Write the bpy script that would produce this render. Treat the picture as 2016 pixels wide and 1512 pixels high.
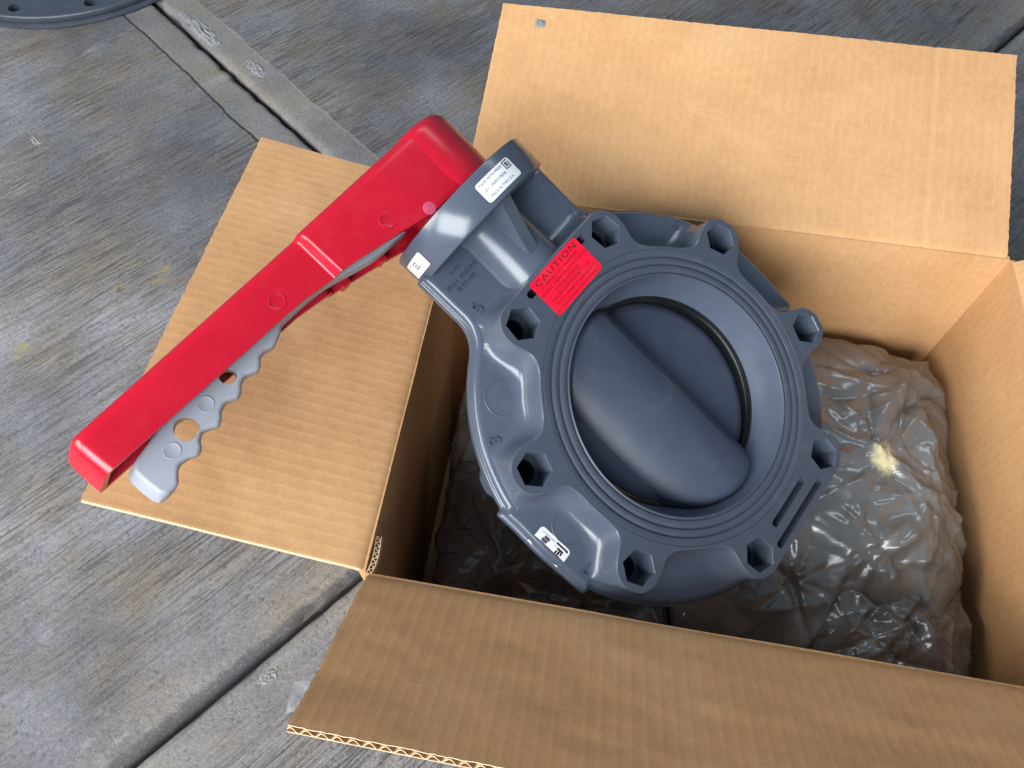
import bpy, bmesh, math, random
import numpy as np
from mathutils import Vector, Matrix

for o in list(bpy.data.objects): bpy.data.objects.remove(o)
SC = bpy.context.scene
COL = SC.collection
random.seed(4); RNG = np.random.default_rng(11)
H = 0.250                      # box rim height above the ground (m)

# ------------------------------------------------------------------ camera
CAM_R = np.array([[0.98662, 0.141769, -0.08036], [0.162917, -0.853675, 0.494535], [0.001501, -0.501112, -0.865439]])
cd = bpy.data.cameras.new('camera'); cam = bpy.data.objects.new('camera', cd); COL.objects.link(cam)
rt, dn, fw = CAM_R[:, 0], CAM_R[:, 1], CAM_R[:, 2]
cam.matrix_world = Matrix(((rt[0], -dn[0], -fw[0], 0.1148), (rt[1], -dn[1], -fw[1], -0.1223), (rt[2], -dn[2], -fw[2], 0.480 + H), (0, 0, 0, 1)))
cd.sensor_width = 36; cd.lens = 1514 / 2016 * 36; cd.clip_start = 0.01; cd.clip_end = 200
SC.camera = cam

# ------------------------------------------------------------------ world + light
w = bpy.data.worlds.new('World'); SC.world = w; w.use_nodes = True
wn = w.node_tree.nodes; bgn = wn['Background']
bgn.inputs[0].default_value = (0.60, 0.78, 1.0, 1); bgn.inputs[1].default_value = 0.27
def area(name, loc, target, sx, sy, power, col):
    l = bpy.data.lights.new(name, 'AREA'); l.shape = 'RECTANGLE'; l.size = sx; l.size_y = sy; l.energy = power; l.color = col
    o = bpy.data.objects.new(name, l); COL.objects.link(o); o.location = loc
    o.rotation_euler = (Vector(target) - Vector(loc)).to_track_quat('-Z', 'Y').to_euler()
    return o
area('door_light', (-0.35, -1.80, 1.50), (0.10, 0.10, 0.2), 1.8, 1.1, 86, (0.95, 0.98, 1.0))
area('window_light', (-1.60, -0.75, 1.20), (0.05, 0.15, 0.2), 1.3, 0.9, 46, (1.0, 0.97, 0.92))
area('added_glint_light', (0.35, 1.45, 2.2), (0.25, 0.2, 0.2), 1.3, 0.16, 7, (0.85, 0.93, 1.0))  # added strip light, overhead and unseen, gives the bag film its sparkle
SC.view_settings.view_transform = 'Standard'; SC.view_settings.look = 'None'
SC.view_settings.exposure = 0.2; SC.view_settings.gamma = 1.0

# ------------------------------------------------------------------ helpers
def link(o, parent=None):
    COL.objects.link(o)
    if parent is not None: o.parent = parent
    return o
def empty(name, loc=(0, 0, 0), mat=None):
    o = bpy.data.objects.new(name, None); COL.objects.link(o); o.empty_display_size = 0.05
    if mat is not None: o.matrix_world = mat
    else: o.location = loc
    return o
def tag(o, label=None, cat=None, group=None, kind=None):
    if label: o['label'] = label
    if cat: o['category'] = cat
    if group: o['group'] = group
    if kind: o['kind'] = kind
    return o
def finish(me, smooth_angle=35):
    bm = bmesh.new(); bm.from_mesh(me)
    bmesh.ops.recalc_face_normals(bm, faces=bm.faces)
    if smooth_angle:
        lim = math.radians(smooth_angle)
        for f in bm.faces: f.smooth = True
        for e in bm.edges:
            if len(e.link_faces) == 2: e.smooth = e.calc_face_angle(0) < lim
            else: e.smooth = False
    bm.to_mesh(me); bm.free()
def mesh_obj(name, verts, faces, mat, parent=None, smooth=35, mats=None, fmat=None, uv=None):
    me = bpy.data.meshes.new(name); me.from_pydata([tuple(map(float, v)) for v in verts], [], [tuple(int(i) for i in f) for f in faces])
    for m in (mats or [mat]): me.materials.append(m)
    if fmat is not None: me.polygons.foreach_set('material_index', fmat)
    if uv is not None:
        lay = me.uv_layers.new(name='UVMap'); li = np.empty(len(me.loops), dtype=np.int32); me.loops.foreach_get('vertex_index', li)
        lay.data.foreach_set('uv', np.asarray(uv, dtype=np.float32)[li].ravel())
    finish(me, smooth)
    return link(bpy.data.objects.new(name, me), parent)
class MB:
    """collects shapes (in mm), build() links them as one mesh in metres"""
    def __init__(s): s.v = []; s.f = []; s.m = []
    def add(s, v, f, m=0):
        b = len(s.v); s.v += [tuple(map(float, p)) for p in v]; s.f += [tuple(i + b for i in q) for q in f]; s.m += [m] * len(f); return s
    def box(s, a, b, m=0):
        (x0, y0, z0), (x1, y1, z1) = a, b
        return s.add([(x0, y0, z0), (x1, y0, z0), (x1, y1, z0), (x0, y1, z0), (x0, y0, z1), (x1, y0, z1), (x1, y1, z1), (x0, y1, z1)],
                     [(0, 3, 2, 1), (4, 5, 6, 7), (0, 1, 5, 4), (1, 2, 6, 5), (2, 3, 7, 6), (3, 0, 4, 7)], m)
    def rings(s, rings, close=True, cap0=False, cap1=False, m=0):
        n = len(rings[0]); v = [p for r in rings for p in r]; f = []
        for i in range(len(rings) - 1):
            for j in range(n if close else n - 1):
                k = (j + 1) % n; f.append((i * n + j, i * n + k, (i + 1) * n + k, (i + 1) * n + j))
        if cap0: f.append(tuple(range(n - 1, -1, -1)))
        if cap1: f.append(tuple((len(rings) - 1) * n + j for j in range(n)))
        return s.add(v, f, m)
    def lathe(s, prof, c=(0, 0), n=96, axis='n', m=0, cap0=False, cap1=False):
        """prof = [(radius, height)] ; axis n: about local z through c=(u,v); axis v: about local y through c=(u,n)"""
        R = []
        for r, h in prof:
            ring = []
            for j in range(n):
                a = 2 * math.pi * j / n
                x, y = r * math.cos(a), r * math.sin(a)
                ring.append((c[0] + x, c[1] + y, h) if axis == 'n' else (c[0] + x, h, c[1] - y))
            R.append(ring)
        return s.rings(R, True, cap0, cap1, m)
    def build(s, name, mats, parent=None, smooth=35):
        if not isinstance(mats, (list, tuple)): mats = [mats]
        return mesh_obj(name, np.array(s.v) * 0.001, s.f, None, parent, smooth, mats, s.m)
def fill2d(outer, holes):
    """triangulate a planar outline with holes, returns (verts2d, faces)"""
    bm = bmesh.new()
    for loop in [outer] + holes:
        vs = [bm.verts.new((p[0], p[1], 0)) for p in loop]
        for i in range(len(vs)): bm.edges.new((vs[i], vs[(i + 1) % len(vs)]))
    bmesh.ops.triangle_fill(bm, use_beauty=True, use_dissolve=False, edges=bm.edges, normal=(0, 0, 1))
    bm.verts.index_update()
    v = [(q.co.x, q.co.y) for q in bm.verts]; f = [tuple(x.index for x in q.verts) for q in bm.faces]
    bm.free(); return v, f
def text_mesh(s, size, extrude=0.0, spacing=1.0, align='CENTER', res=3):
    cu = bpy.data.curves.new('t', 'FONT'); cu.body = s; cu.size = size; cu.extrude = extrude; cu.space_character = spacing
    cu.align_x = align; cu.align_y = 'CENTER'; cu.resolution_u = res; cu.fill_mode = 'FRONT' if extrude == 0 else 'BOTH'
    o = bpy.data.objects.new('t', cu); COL.objects.link(o)
    me = bpy.data.meshes.new_from_object(o)
    v = np.array([tuple(p.co) for p in me.vertices]).reshape(-1, 3); f = [tuple(p.vertices) for p in me.polygons]
    bpy.data.objects.remove(o); bpy.data.curves.remove(cu); bpy.data.meshes.remove(me)
    return v, f
def vnoise(x, y, seed=0):
    xi = np.floor(x).astype(np.int64); yi = np.floor(y).astype(np.int64); xf = x - xi; yf = y - yi
    def hsh(a, b):
        h = (a * 374761393 + b * 668265263 + seed * 1442695041) & 0x7fffffff
        h = ((h ^ (h >> 13)) * 1274126177) & 0x7fffffff
        return ((h ^ (h >> 16)) & 0xffff) / 65535.0
    sx = xf * xf * (3 - 2 * xf); sy = yf * yf * (3 - 2 * yf)
    return (hsh(xi, yi) * (1 - sx) + hsh(xi + 1, yi) * sx) * (1 - sy) + (hsh(xi, yi + 1) * (1 - sx) + hsh(xi + 1, yi + 1) * sx) * sy
def fbm(x, y, seed=0, oct=4):
    s = 0; a = 0.5; t = 0
    for i in range(oct):
        s = s + a * vnoise(x, y, seed + i * 7); t += a; a *= 0.5; x = x * 2.03 + 5.1; y = y * 2.03 + 1.7
    return s / t - 0.5

# ------------------------------------------------------------------ materials
def new_mat(name):
    m = bpy.data.materials.new(name); m.use_nodes = True
    return m, m.node_tree.nodes, m.node_tree.links, m.node_tree.nodes['Principled BSDF']
def N(nodes, typ, **kw):
    n = nodes.new(typ)
    for k, v in kw.items(): setattr(n, k, v)
    return n
def M(nodes, links, op, a, b=None, c=None):
    n = nodes.new('ShaderNodeMath'); n.operation = op
    for i, x in enumerate((a, b, c)):
        if x is None: continue
        if isinstance(x, (int, float)): n.inputs[i].default_value = x
        else: links.new(x, n.inputs[i])
    return n.outputs[0]
def ramp(nodes, links, fac, stops):
    r = nodes.new('ShaderNodeValToRGB'); els = r.color_ramp.elements
    while len(els) < len(stops): els.new(0.5)
    for e, (p, c) in zip(els, stops): e.position = p; e.color = (*c, 1) if len(c) == 3 else c
    links.new(fac, r.inputs[0]); return r.outputs[0]
def mix(nodes, links, fac, a, b):
    n = nodes.new('ShaderNodeMix'); n.data_type = 'RGBA'
    for s, x in ((n.inputs[0], fac), (n.inputs[6], a), (n.inputs[7], b)):
        if isinstance(x, (int, float)): s.default_value = x
        elif isinstance(x, tuple): s.default_value = (*x, 1)
        else: links.new(x, s)
    return n.outputs[2]
def noise(nodes, links, vec, scale, detail=4, rough=0.5):
    n = nodes.new('ShaderNodeTexNoise'); n.inputs['Scale'].default_value = scale; n.inputs['Detail'].default_value = detail; n.inputs['Roughness'].default_value = rough
    if vec is not None: links.new(vec, n.inputs['Vector'])
    return n.outputs[0]
def bump(nodes, links, height, dist, strength=1.0, prev=None):
    b = nodes.new('ShaderNodeBump'); b.inputs['Distance'].default_value = dist; b.inputs['Strength'].default_value = strength
    links.new(height, b.inputs['Height'])
    if prev is not None: links.new(prev, b.inputs['Normal'])
    return b.outputs[0]

def plastic(name, col, rough, var=0.08, spec=0.5, grain=0.0, scale=60, scratch=0.0, coat=0.0, dust=0.05):
    m, n, l, b = new_mat(name)
    tc = N(n, 'ShaderNodeTexCoord').outputs['Object']
    nz = noise(n, l, tc, scale, 5, 0.6)
    c = ramp(n, l, nz, [(0.25, tuple(x * (1 - var) for x in col)), (0.75, tuple(min(1, x * (1 + var)) for x in col))])
    dst = M(n, l, 'MULTIPLY', ramp(n, l, noise(n, l, tc, 55, 8, 0.72), [(0.52, (0, 0, 0)), (0.72, (1, 1, 1))]), dust)
    c = mix(n, l, dst, c, (0.38, 0.37, 0.36))
    spk = M(n, l, 'MULTIPLY', ramp(n, l, noise(n, l, tc, 620, 2, 0.5), [(0.74, (0, 0, 0)), (0.78, (1, 1, 1))]), dust * 3.0)
    c = mix(n, l, spk, c, (0.55, 0.55, 0.55))
    l.new(c, b.inputs['Base Color'])
    n2 = noise(n, l, tc, 25, 6, 0.6)
    rr = M(n, l, 'ADD', M(n, l, 'MULTIPLY', n2, 0.22), rough - 0.11); l.new(rr, b.inputs['Roughness'])
    b.inputs['Specular IOR Level'].default_value = spec
    b.inputs['Coat Weight'].default_value = coat; b.inputs['Coat Roughness'].default_value = 0.1
    prev = None
    if grain: prev = bump(n, l, noise(n, l, tc, 900, 2), 0.0004, grain)
    if scratch:
        mp = N(n, 'ShaderNodeMapping'); l.new(tc, mp.inputs[0]); mp.inputs['Rotation'].default_value = (0, 0, 0.7); mp.inputs['Scale'].default_value = (30, 500, 500)
        prev = bump(n, l, noise(n, l, mp.outputs[0], 1.0, 2), 0.0003, scratch, prev)
    if prev is not None: l.new(prev, b.inputs['Normal'])
    return m
PVC = plastic('pvc_moulded', (0.068, 0.085, 0.120), 0.22, 0.05, 0.5, 0.05, 30)
PVC_FACE = plastic('pvc_machined', (0.053, 0.064, 0.090), 0.42, 0.05, 0.4, 0.12, 30, 0.12)
PVC_BORE = plastic('pvc_bore', (0.072, 0.090, 0.130), 0.36, 0.05, 0.45, 0.05, 30)
PVC_DISC = plastic('pvc_disc', (0.046, 0.058, 0.090), 0.42, 0.06, 0.4, 0.1, 30, 0.1)
RED = plastic('red_plastic', (0.46, 0.004, 0.020), 0.27, 0.07, 0.5, 0.06, 25, dust=0.022)
RED2 = plastic('red_plastic_plug', (0.50, 0.07, 0.13), 0.4, 0.15, 0.4, 0.3, 300)
GREY = plastic('grey_plastic', (0.30, 0.315, 0.36), 0.40, 0.05, 0.45, 0.08, 30)
RUBBER = plastic('black_rubber', (0.006, 0.007, 0.008), 0.34, 0.2, 0.3, 0.0, 40, dust=0.01)
DARKPVC = plastic('dark_pvc', (0.045, 0.055, 0.075), 0.34, 0.15, 0.5, 0.15, 20)
LABEL_RED = plastic('label_red', (0.80, 0.004, 0.030), 0.38, 0.03, 0.4, 0.0, 30)
LABEL_WHITE = plastic('label_white', (0.74, 0.75, 0.77), 0.35, 0.03, 0.4, 0.0, 60)
INK = plastic('black_ink', (0.010, 0.010, 0.014), 0.5, 0.1, 0.3)
INK_RED = plastic('dark_red_ink', (0.24, 0.003, 0.012), 0.5, 0.25, 0.3, 0.0, 900)
INK_BLUE = plastic('worn_blue_ink', (0.035, 0.050, 0.12), 0.5, 0.3, 0.3, 0.0, 900)
FLAGRED = plastic('flag_ink', (0.10, 0.06, 0.08), 0.5, 0.3, 0.3, 0.0, 900)
FOAM = plastic('yellow_foam', (0.78, 0.70, 0.36), 0.8, 0.12, 0.2, 0.8, 160)

def cardboard(name, k=1.0):
    m, n, l, b = new_mat(name)
    uvn = N(n, 'ShaderNodeUVMap').outputs[0]; tc = N(n, 'ShaderNodeTexCoord').outputs['Object']
    sep = N(n, 'ShaderNodeSeparateXYZ'); l.new(uvn, sep.inputs[0])
    mp = N(n, 'ShaderNodeMapping'); l.new(uvn, mp.inputs[0]); mp.inputs['Scale'].default_value = (260, 60, 1)
    fib = noise(n, l, mp.outputs[0], 1.0, 6, 0.65)
    cloud = noise(n, l, tc, 14, 5, 0.6); fine = noise(n, l, tc, 900, 3, 0.7); blot = noise(n, l, tc, 170, 5, 0.7)
    wav = M(n, l, 'SINE', M(n, l, 'MULTIPLY', sep.outputs[0], 2 * math.pi / 0.0078)); wav = M(n, l, 'POWER', M(n, l, 'ABSOLUTE', M(n, l, 'ADD', M(n, l, 'MULTIPLY', wav, 0.5), 0.5)), 3.0)
    brk = noise(n, l, tc, 35, 4, 0.6)
    wavm = M(n, l, 'MULTIPLY', wav, M(n, l, 'MULTIPLY', brk, 0.055))
    f = M(n, l, 'ADD', M(n, l, 'MULTIPLY', cloud, 0.42), M(n, l, 'ADD', M(n, l, 'MULTIPLY', fib, 0.14), M(n, l, 'MULTIPLY', fine, 0.44)))
    f = M(n, l, 'ADD', f, wavm)
    f = M(n, l, 'ADD', f, M(n, l, 'MULTIPLY', M(n, l, 'SUBTRACT', blot, 0.5), 0.34))
    c = ramp(n, l, f, [(0.28, (0.40 * k, 0.235 * k, 0.115 * k)), (0.50, (0.545 * k, 0.303 * k, 0.138 * k)), (0.74, (0.615 * k, 0.390 * k, 0.205 * k))])
    l.new(c, b.inputs['Base Color']); b.inputs['Roughness'].default_value = 0.75; b.inputs['Specular IOR Level'].default_value = 0.25
    p = bump(n, l, wav, 0.00009, 0.7)
    p = bump(n, l, fine, 0.0004, 0.35, p)
    l.new(p, b.inputs['Normal']); return m
CARD = cardboard('kraft_cardboard'); CARD_IN = cardboard('kraft_flute', 0.85)
def card_edge():
    m, n, l, b = new_mat('kraft_cut_edge'); tc = N(n, 'ShaderNodeTexCoord').outputs['Object']
    l.new(ramp(n, l, noise(n, l, tc, 400, 4), [(0.3, (0.55, 0.38, 0.22)), (0.7, (0.72, 0.55, 0.36))]), b.inputs['Base Color']); b.inputs['Roughness'].default_value = 0.9
    return m
CARD_EDGE = card_edge()

# joint frame of the slab : s across joint B, t across joint A
SD = (0.785, -0.619); TD = (0.619, 0.785); SB = -0.0897; TA = 0.3115
def concrete():
    m, n, l, b = new_mat('broomed_concrete'); tc = N(n, 'ShaderNodeTexCoord').outputs['Object']
    def dot(v):
        d = N(n, 'ShaderNodeVectorMath', operation='DOT_PRODUCT'); l.new(tc, d.inputs[0]); d.inputs[1].default_value = (*v, 0); return d.outputs['Value']
    s, t = dot(SD), dot(TD)
    cmb = N(n, 'ShaderNodeCombineXYZ'); l.new(s, cmb.inputs[0]); l.new(t, cmb.inputs[1]); st = cmb.outputs[0]
    def stn(sx, sy, detail=4, rough=0.6, off=0.0):
        mp = N(n, 'ShaderNodeMapping'); l.new(st, mp.inputs[0]); mp.inputs['Scale'].default_value = (sx, sy, 1); mp.inputs['Location'].default_value = (off, off, 0)
        return noise(n, l, mp.outputs[0], 1.0, detail, rough)
    wob = M(n, l, 'MULTIPLY', M(n, l, 'SUBTRACT', noise(n, l, tc, 9, 5, 0.6), 0.5), 0.016)
    dmin = M(n, l, 'ABSOLUTE', M(n, l, 'SUBTRACT', t, TA)); dB = M(n, l, 'ABSOLUTE', M(n, l, 'SUBTRACT', s, SB))
    mr = N(n, 'ShaderNodeMapRange'); l.new(M(n, l, 'ADD', dmin, wob), mr.inputs[0]); mr.inputs[1].default_value = 0.048; mr.inputs[2].default_value = 0.0515
    mb_ = N(n, 'ShaderNodeMapRange'); l.new(M(n, l, 'ADD', dB, M(n, l, 'MULTIPLY', wob, 3.0)), mb_.inputs[0]); mb_.inputs[1].default_value = 0.028; mb_.inputs[2].default_value = 0.065; mb_.inputs[3].default_value = 0.30
    field = M(n, l, 'MULTIPLY', mr.outputs[0], mb_.outputs[0])                                   # 1 on the broomed field, 0 on the trowelled margin
    streak = stn(560, 20, 5, 0.7); streak2 = stn(230, 11, 5, 0.65, 3.3); pit = noise(n, l, tc, 220, 6, 0.75); cloud = noise(n, l, tc, 5.5, 5, 0.6); grit = noise(n, l, tc, 700, 3, 0.7)
    amount = ramp(n, l, noise(n, l, tc, 4.5, 3), [(0.34, (0.35,) * 3), (0.58, (1.0,) * 3)])
    sh = M(n, l, 'MULTIPLY', M(n, l, 'MULTIPLY', M(n, l, 'ADD', M(n, l, 'MULTIPLY', streak, 0.62), M(n, l, 'MULTIPLY', streak2, 0.38)), amount), field)
    lines = ramp(n, l, M(n, l, 'ADD', M(n, l, 'MULTIPLY', streak, 0.6), M(n, l, 'MULTIPLY', streak2, 0.4)), [(0.42, (1, 1, 1)), (0.53, (0, 0, 0))])
    base = ramp(n, l, M(n, l, 'ADD', M(n, l, 'MULTIPLY', cloud, 0.6), M(n, l, 'MULTIPLY', pit, 0.4)), [(0.30, (0.105, 0.107, 0.120)), (0.5, (0.212, 0.214, 0.232)), (0.72, (0.365, 0.367, 0.392))])
    tan = ramp(n, l, noise(n, l, tc, 9, 5, 0.65), [(0.42, (0, 0, 0)), (0.66, (0.8, 0.8, 0.8))])
    c = mix(n, l, tan, base, (0.250, 0.212, 0.150))
    margin = M(n, l, 'MULTIPLY', M(n, l, 'SUBTRACT', 1.0, field), 0.4)
    c = mix(n, l, margin, c, (0.150, 0.138, 0.112))
    c = mix(n, l, M(n, l, 'MULTIPLY', M(n, l, 'MULTIPLY', M(n, l, 'MULTIPLY', lines, field), amount), 0.85), c, (0.045, 0.045, 0.055))
    def joint_band(dist, lo, hi, c):  # darker band with a noisy edge along a joint
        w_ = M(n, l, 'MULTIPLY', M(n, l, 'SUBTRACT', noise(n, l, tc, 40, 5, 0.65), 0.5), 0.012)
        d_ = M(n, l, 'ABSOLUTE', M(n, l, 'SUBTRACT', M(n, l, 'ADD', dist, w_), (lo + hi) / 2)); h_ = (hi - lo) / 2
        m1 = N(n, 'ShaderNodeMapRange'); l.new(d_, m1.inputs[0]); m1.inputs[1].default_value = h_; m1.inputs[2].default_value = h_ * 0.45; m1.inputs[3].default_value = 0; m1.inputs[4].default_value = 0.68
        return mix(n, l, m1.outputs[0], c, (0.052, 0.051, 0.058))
    c = joint_band(M(n, l, 'SUBTRACT', s, SB), -0.013, 0.002, c)
    c = joint_band(M(n, l, 'SUBTRACT', t, TA), -0.007, 0.0005, c)
    big = ramp(n, l, noise(n, l, tc, 2.6, 6, 0.62), [(0.36, (0.58, 0.59, 0.66)), (0.50, (1.0, 0.99, 0.98)), (0.68, (1.26, 1.25, 1.24))])
    mu = N(n, 'ShaderNodeMix', data_type='RGBA', blend_type='MULTIPLY'); mu.inputs[0].default_value = 1.0; l.new(c, mu.inputs[6]); l.new(big, mu.inputs[7]); c = mu.outputs[2]
    scuff = ramp(n, l, stn(28, 9, 7, 0.75, 7.7), [(0.58, (0, 0, 0)), (0.72, (0.55,) * 3)])
    c = mix(n, l, scuff, c, (0.40, 0.40, 0.42))
    light = ramp(n, l, grit, [(0.55, (0, 0, 0)), (0.68, (1, 1, 1))])
    c = mix(n, l, M(n, l, 'MULTIPLY', light, 0.45), c, (0.42, 0.42, 0.44))
    darkp = ramp(n, l, pit, [(0.34, (1, 1, 1)), (0.45, (0, 0, 0))])
    c = mix(n, l, M(n, l, 'MULTIPLY', darkp, 0.68), c, (0.055, 0.054, 0.062))
    def spot(x, y, r, col, thr, c):
        d = N(n, 'ShaderNodeVectorMath', operation='DISTANCE'); l.new(tc, d.inputs[0]); d.inputs[1].default_value = (x, y, 0)
        m1 = N(n, 'ShaderNodeMapRange'); l.new(d.outputs['Value'], m1.inputs[0]); m1.inputs[1].default_value = r; m1.inputs[2].default_value = r * 0.2
        k = ramp(n, l, M(n, l, 'MULTIPLY', m1.outputs[0], stn(160, 45, 5, 0.75, x * 9)), [(thr, (0, 0, 0)), (thr + 0.07, (0.8,) * 3)])
        return mix(n, l, k, c, col)
    for x, y, r, col, thr in [(-0.39, 0.375, 0.06, (0.36, 0.27, 0.085), 0.50), (-0.43, 0.35, 0.045, (0.34, 0.26, 0.09), 0.50), (-0.505, 0.25, 0.05, (0.34, 0.27, 0.10), 0.50), (-0.427, 0.345, 0.03, (0.05, 0.06, 0.16), 0.54), (-0.50, 0.20, 0.06, (0.055, 0.06, 0.13), 0.53), (0.02, 0.62, 0.12, (0.30, 0.24, 0.09), 0.50)]:
        c = spot(x, y, r, col, thr, c)
    l.new(c, b.inputs['Base Color']); b.inputs['Roughness'].default_value = 0.66; b.inputs['Specular IOR Level'].default_value = 0.4
    p = bump(n, l, sh, 0.0080, 1.0)
    p = bump(n, l, mr.outputs[0], 0.0008, 0.6, p)
    p = bump(n, l, pit, 0.0022, 0.7, p)
    p = bump(n, l, grit, 0.0006, 0.5, p)
    l.new(p, b.inputs['Normal']); return m
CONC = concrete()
def rough_cement():
    m, n, l, b = new_mat('cement_crust'); tc = N(n, 'ShaderNodeTexCoord').outputs['Object']
    l.new(ramp(n, l, noise(n, l, tc, 300, 5, 0.7), [(0.3, (0.15, 0.15, 0.155)), (0.7, (0.33, 0.33, 0.34))]), b.inputs['Base Color']); b.inputs['Roughness'].default_value = 0.9
    l.new(bump(n, l, noise(n, l, tc, 420, 4, 0.7), 0.002, 0.8), b.inputs['Normal']); return m
CRUST = rough_cement()
def film(name, lo, hi, printed=False, foam=None):
    m, n, l, b = new_mat(name); tc = N(n, 'ShaderNodeTexCoord').outputs['Object']
    c = ramp(n, l, noise(n, l, tc, 16, 4, 0.6), [(0.3, lo), (0.7, hi)])
    if printed:
        uvn = N(n, 'ShaderNodeUVMap').outputs[0]
        br = N(n, 'ShaderNodeTexBrick'); l.new(uvn, br.inputs['Vector']); br.inputs['Scale'].default_value = 1.0
        br.inputs['Mortar Size'].default_value = 0.0008; br.inputs['Brick Width'].default_value = 0.013; br.inputs['Row Height'].default_value = 0.011; br.offset = 0.37
        keep = ramp(n, l, noise(n, l, uvn, 40, 1), [(0.56, (0, 0, 0)), (0.58, (1, 1, 1))])
        k = M(n, l, 'MULTIPLY', M(n, l, 'MULTIPLY', br.outputs['Fac'], keep), 0.6)
        c = mix(n, l, k, c, (0.012, 0.011, 0.011))
    if foam is not None:                                   # yellow foam filling seen through the thin film
        mp = N(n, 'ShaderNodeMapping'); l.new(tc, mp.inputs[0]); mp.inputs['Location'].default_value = tuple(-x * y for x, y in zip(foam, (1.5, 1, 0))); mp.inputs['Scale'].default_value = (1.5, 1, 0)
        d = N(n, 'ShaderNodeVectorMath', operation='LENGTH'); l.new(mp.outputs[0], d.inputs[0])
        dd = M(n, l, 'ADD', d.outputs['Value'], M(n, l, 'MULTIPLY', M(n, l, 'SUBTRACT', noise(n, l, tc, 120, 4, 0.6), 0.5), 0.022))
        mr = N(n, 'ShaderNodeMapRange'); l.new(dd, mr.inputs[0]); mr.inputs[1].default_value = 0.019; mr.inputs[2].default_value = 0.008; mr.inputs[3].default_value = 0; mr.inputs[4].default_value = 1
        c = mix(n, l, mr.outputs[0], c, (0.80, 0.72, 0.42))
    l.new(c, b.inputs['Base Color'])
    b.inputs['Roughness'].default_value = 0.25; b.inputs['Specular IOR Level'].default_value = 1.0
    p = bump(n, l, noise(n, l, tc, 60, 2, 0.5), 0.001, 0.15)
    l.new(p, b.inputs['Normal']); return m
FILM = film('grey_film', (0.100, 0.098, 0.095), (0.185, 0.181, 0.175), foam=(0.366 - 0.326, 0.180 - 0.170, 0)); FILM_F = film('grey_film_plain', (0.080, 0.076, 0.072), (0.15, 0.144, 0.136)); FILM_P = film('printed_film', (0.095, 0.092, 0.090), (0.17, 0.165, 0.160), True)

# ------------------------------------------------------------------ ground : base sheet and four slabs
ground = mesh_obj('ground', [(-12, -12, -0.03), (12, -12, -0.03), (12, 12, -0.03), (-12, 12, -0.03)], [(0, 1, 2, 3)], DARKPVC); tag(ground, kind='structure')
ground.data.materials[0] = CRUST
def slab(qs, qt, gap_s, gap_t):
    """quarter slab; qs/qt = side (+1/-1) of joint B / joint A"""
    ks = {-1: 2.4, 1: 1.0}[qs]; kt = {-1: 0.7, 1: 1.4}[qt]
    edge = [0, 0.0008, 0.0018, 0.003, 0.0045, 0.006, 0.0085, 0.011, 0.0135]
    fine_ = list(np.arange(0.016, 0.064, 0.004)); far = list(np.geomspace(0.075, 5.0, 26))
    ln = edge + fine_ + far
    fl = edge + list(np.arange(0.016, 1.0, 0.006)) + list(np.geomspace(1.02, 5.0, 10))
    # fine along both directions where seen
    a = np.array(fl); b_ = np.array(fl); A, B = np.meshgrid(a, b_, indexing='ij')
    def prof(d): return np.interp(d, [0, 0.0008, 0.0025, 0.005, 0.008, 0.012, 0.016], [-0.013, -0.008, -0.0042, -0.0018, -0.0006, -0.0001, 0])
    wob = (fbm(A * 60, B * 60, 3 + qs + 3 * qt) * 0.0035)
    wob2 = np.clip(fbm(A * 25, B * 25, 17 + qs + 3 * qt) - 0.14, 0, 1) * 0.03        # chips
    Z = np.minimum(prof(np.maximum(A + np.where(A > 0, wob - wob2, 0), 0) / ks), prof(np.maximum(B + np.where(B > 0, wob - wob2, 0), 0) / kt))
    Z = Z + fbm(A * 9, B * 9, 40) * 0.0016
    s = SB + qs * (gap_s + A); t = TA + qt * (gap_t + B)
    X = s * SD[0] + t * TD[0]; Y = s * SD[1] + t * TD[1]
    n1, n2 = A.shape; idx = np.arange(n1 * n2).reshape(n1, n2)
    v = np.stack([X, Y, Z], -1).reshape(-1, 3); f = np.stack([idx[:-1, :-1], idx[1:, :-1], idx[1:, 1:], idx[:-1, 1:]], -1).reshape(-1, 4)
    nv = len(v); border = [(i, 0) for i in range(n1)]; ex = []; fx = []
    for line in ([idx[0, j] for j in range(n2)], [idx[i, 0] for i in range(n1)]):
        b0 = nv + len(ex); ex += [(v[k][0], v[k][1], -0.028) for k in line]
        fx += [(line[i], line[i + 1], b0 + i + 1, b0 + i) for i in range(len(line) - 1)]
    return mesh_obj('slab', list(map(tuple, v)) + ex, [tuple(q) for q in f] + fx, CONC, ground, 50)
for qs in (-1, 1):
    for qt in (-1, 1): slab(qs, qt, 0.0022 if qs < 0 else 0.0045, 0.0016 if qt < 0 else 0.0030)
def crust(x, y, rx, ry, h, seed, ang=0.0):
    n = 22; v = []; f = []
    for i in range(n):
        for j in range(n):
            a = i / (n - 1) * 2 - 1; b = j / (n - 1) * 2 - 1
            r = math.hypot(a, b); px = a * rx; py = b * ry
            k = max(0, 1 - r ** 2 * (1 + 1.2 * float(fbm(np.array(a * 2.5 + seed), np.array(b * 2.5), seed, 3))))
            z = h * k ** 0.5 * (0.45 + 1.3 * float(vnoise(np.array(a * 7 + seed), np.array(b * 7), seed))) - 0.0015
            v.append((x + px * math.cos(ang) - py * math.sin(ang), y + px * math.sin(ang) + py * math.cos(ang), z))
    for i in range(n - 1):
        for j in range(n - 1): f.append((i * n + j, (i + 1) * n + j, (i + 1) * n + j + 1, i * n + j + 1))
    o = mesh_obj('cement_crust', v, f, CRUST, ground, 25); o['label'] = 'rough lump of spilled cement on the smooth joint margin'; return o
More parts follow.
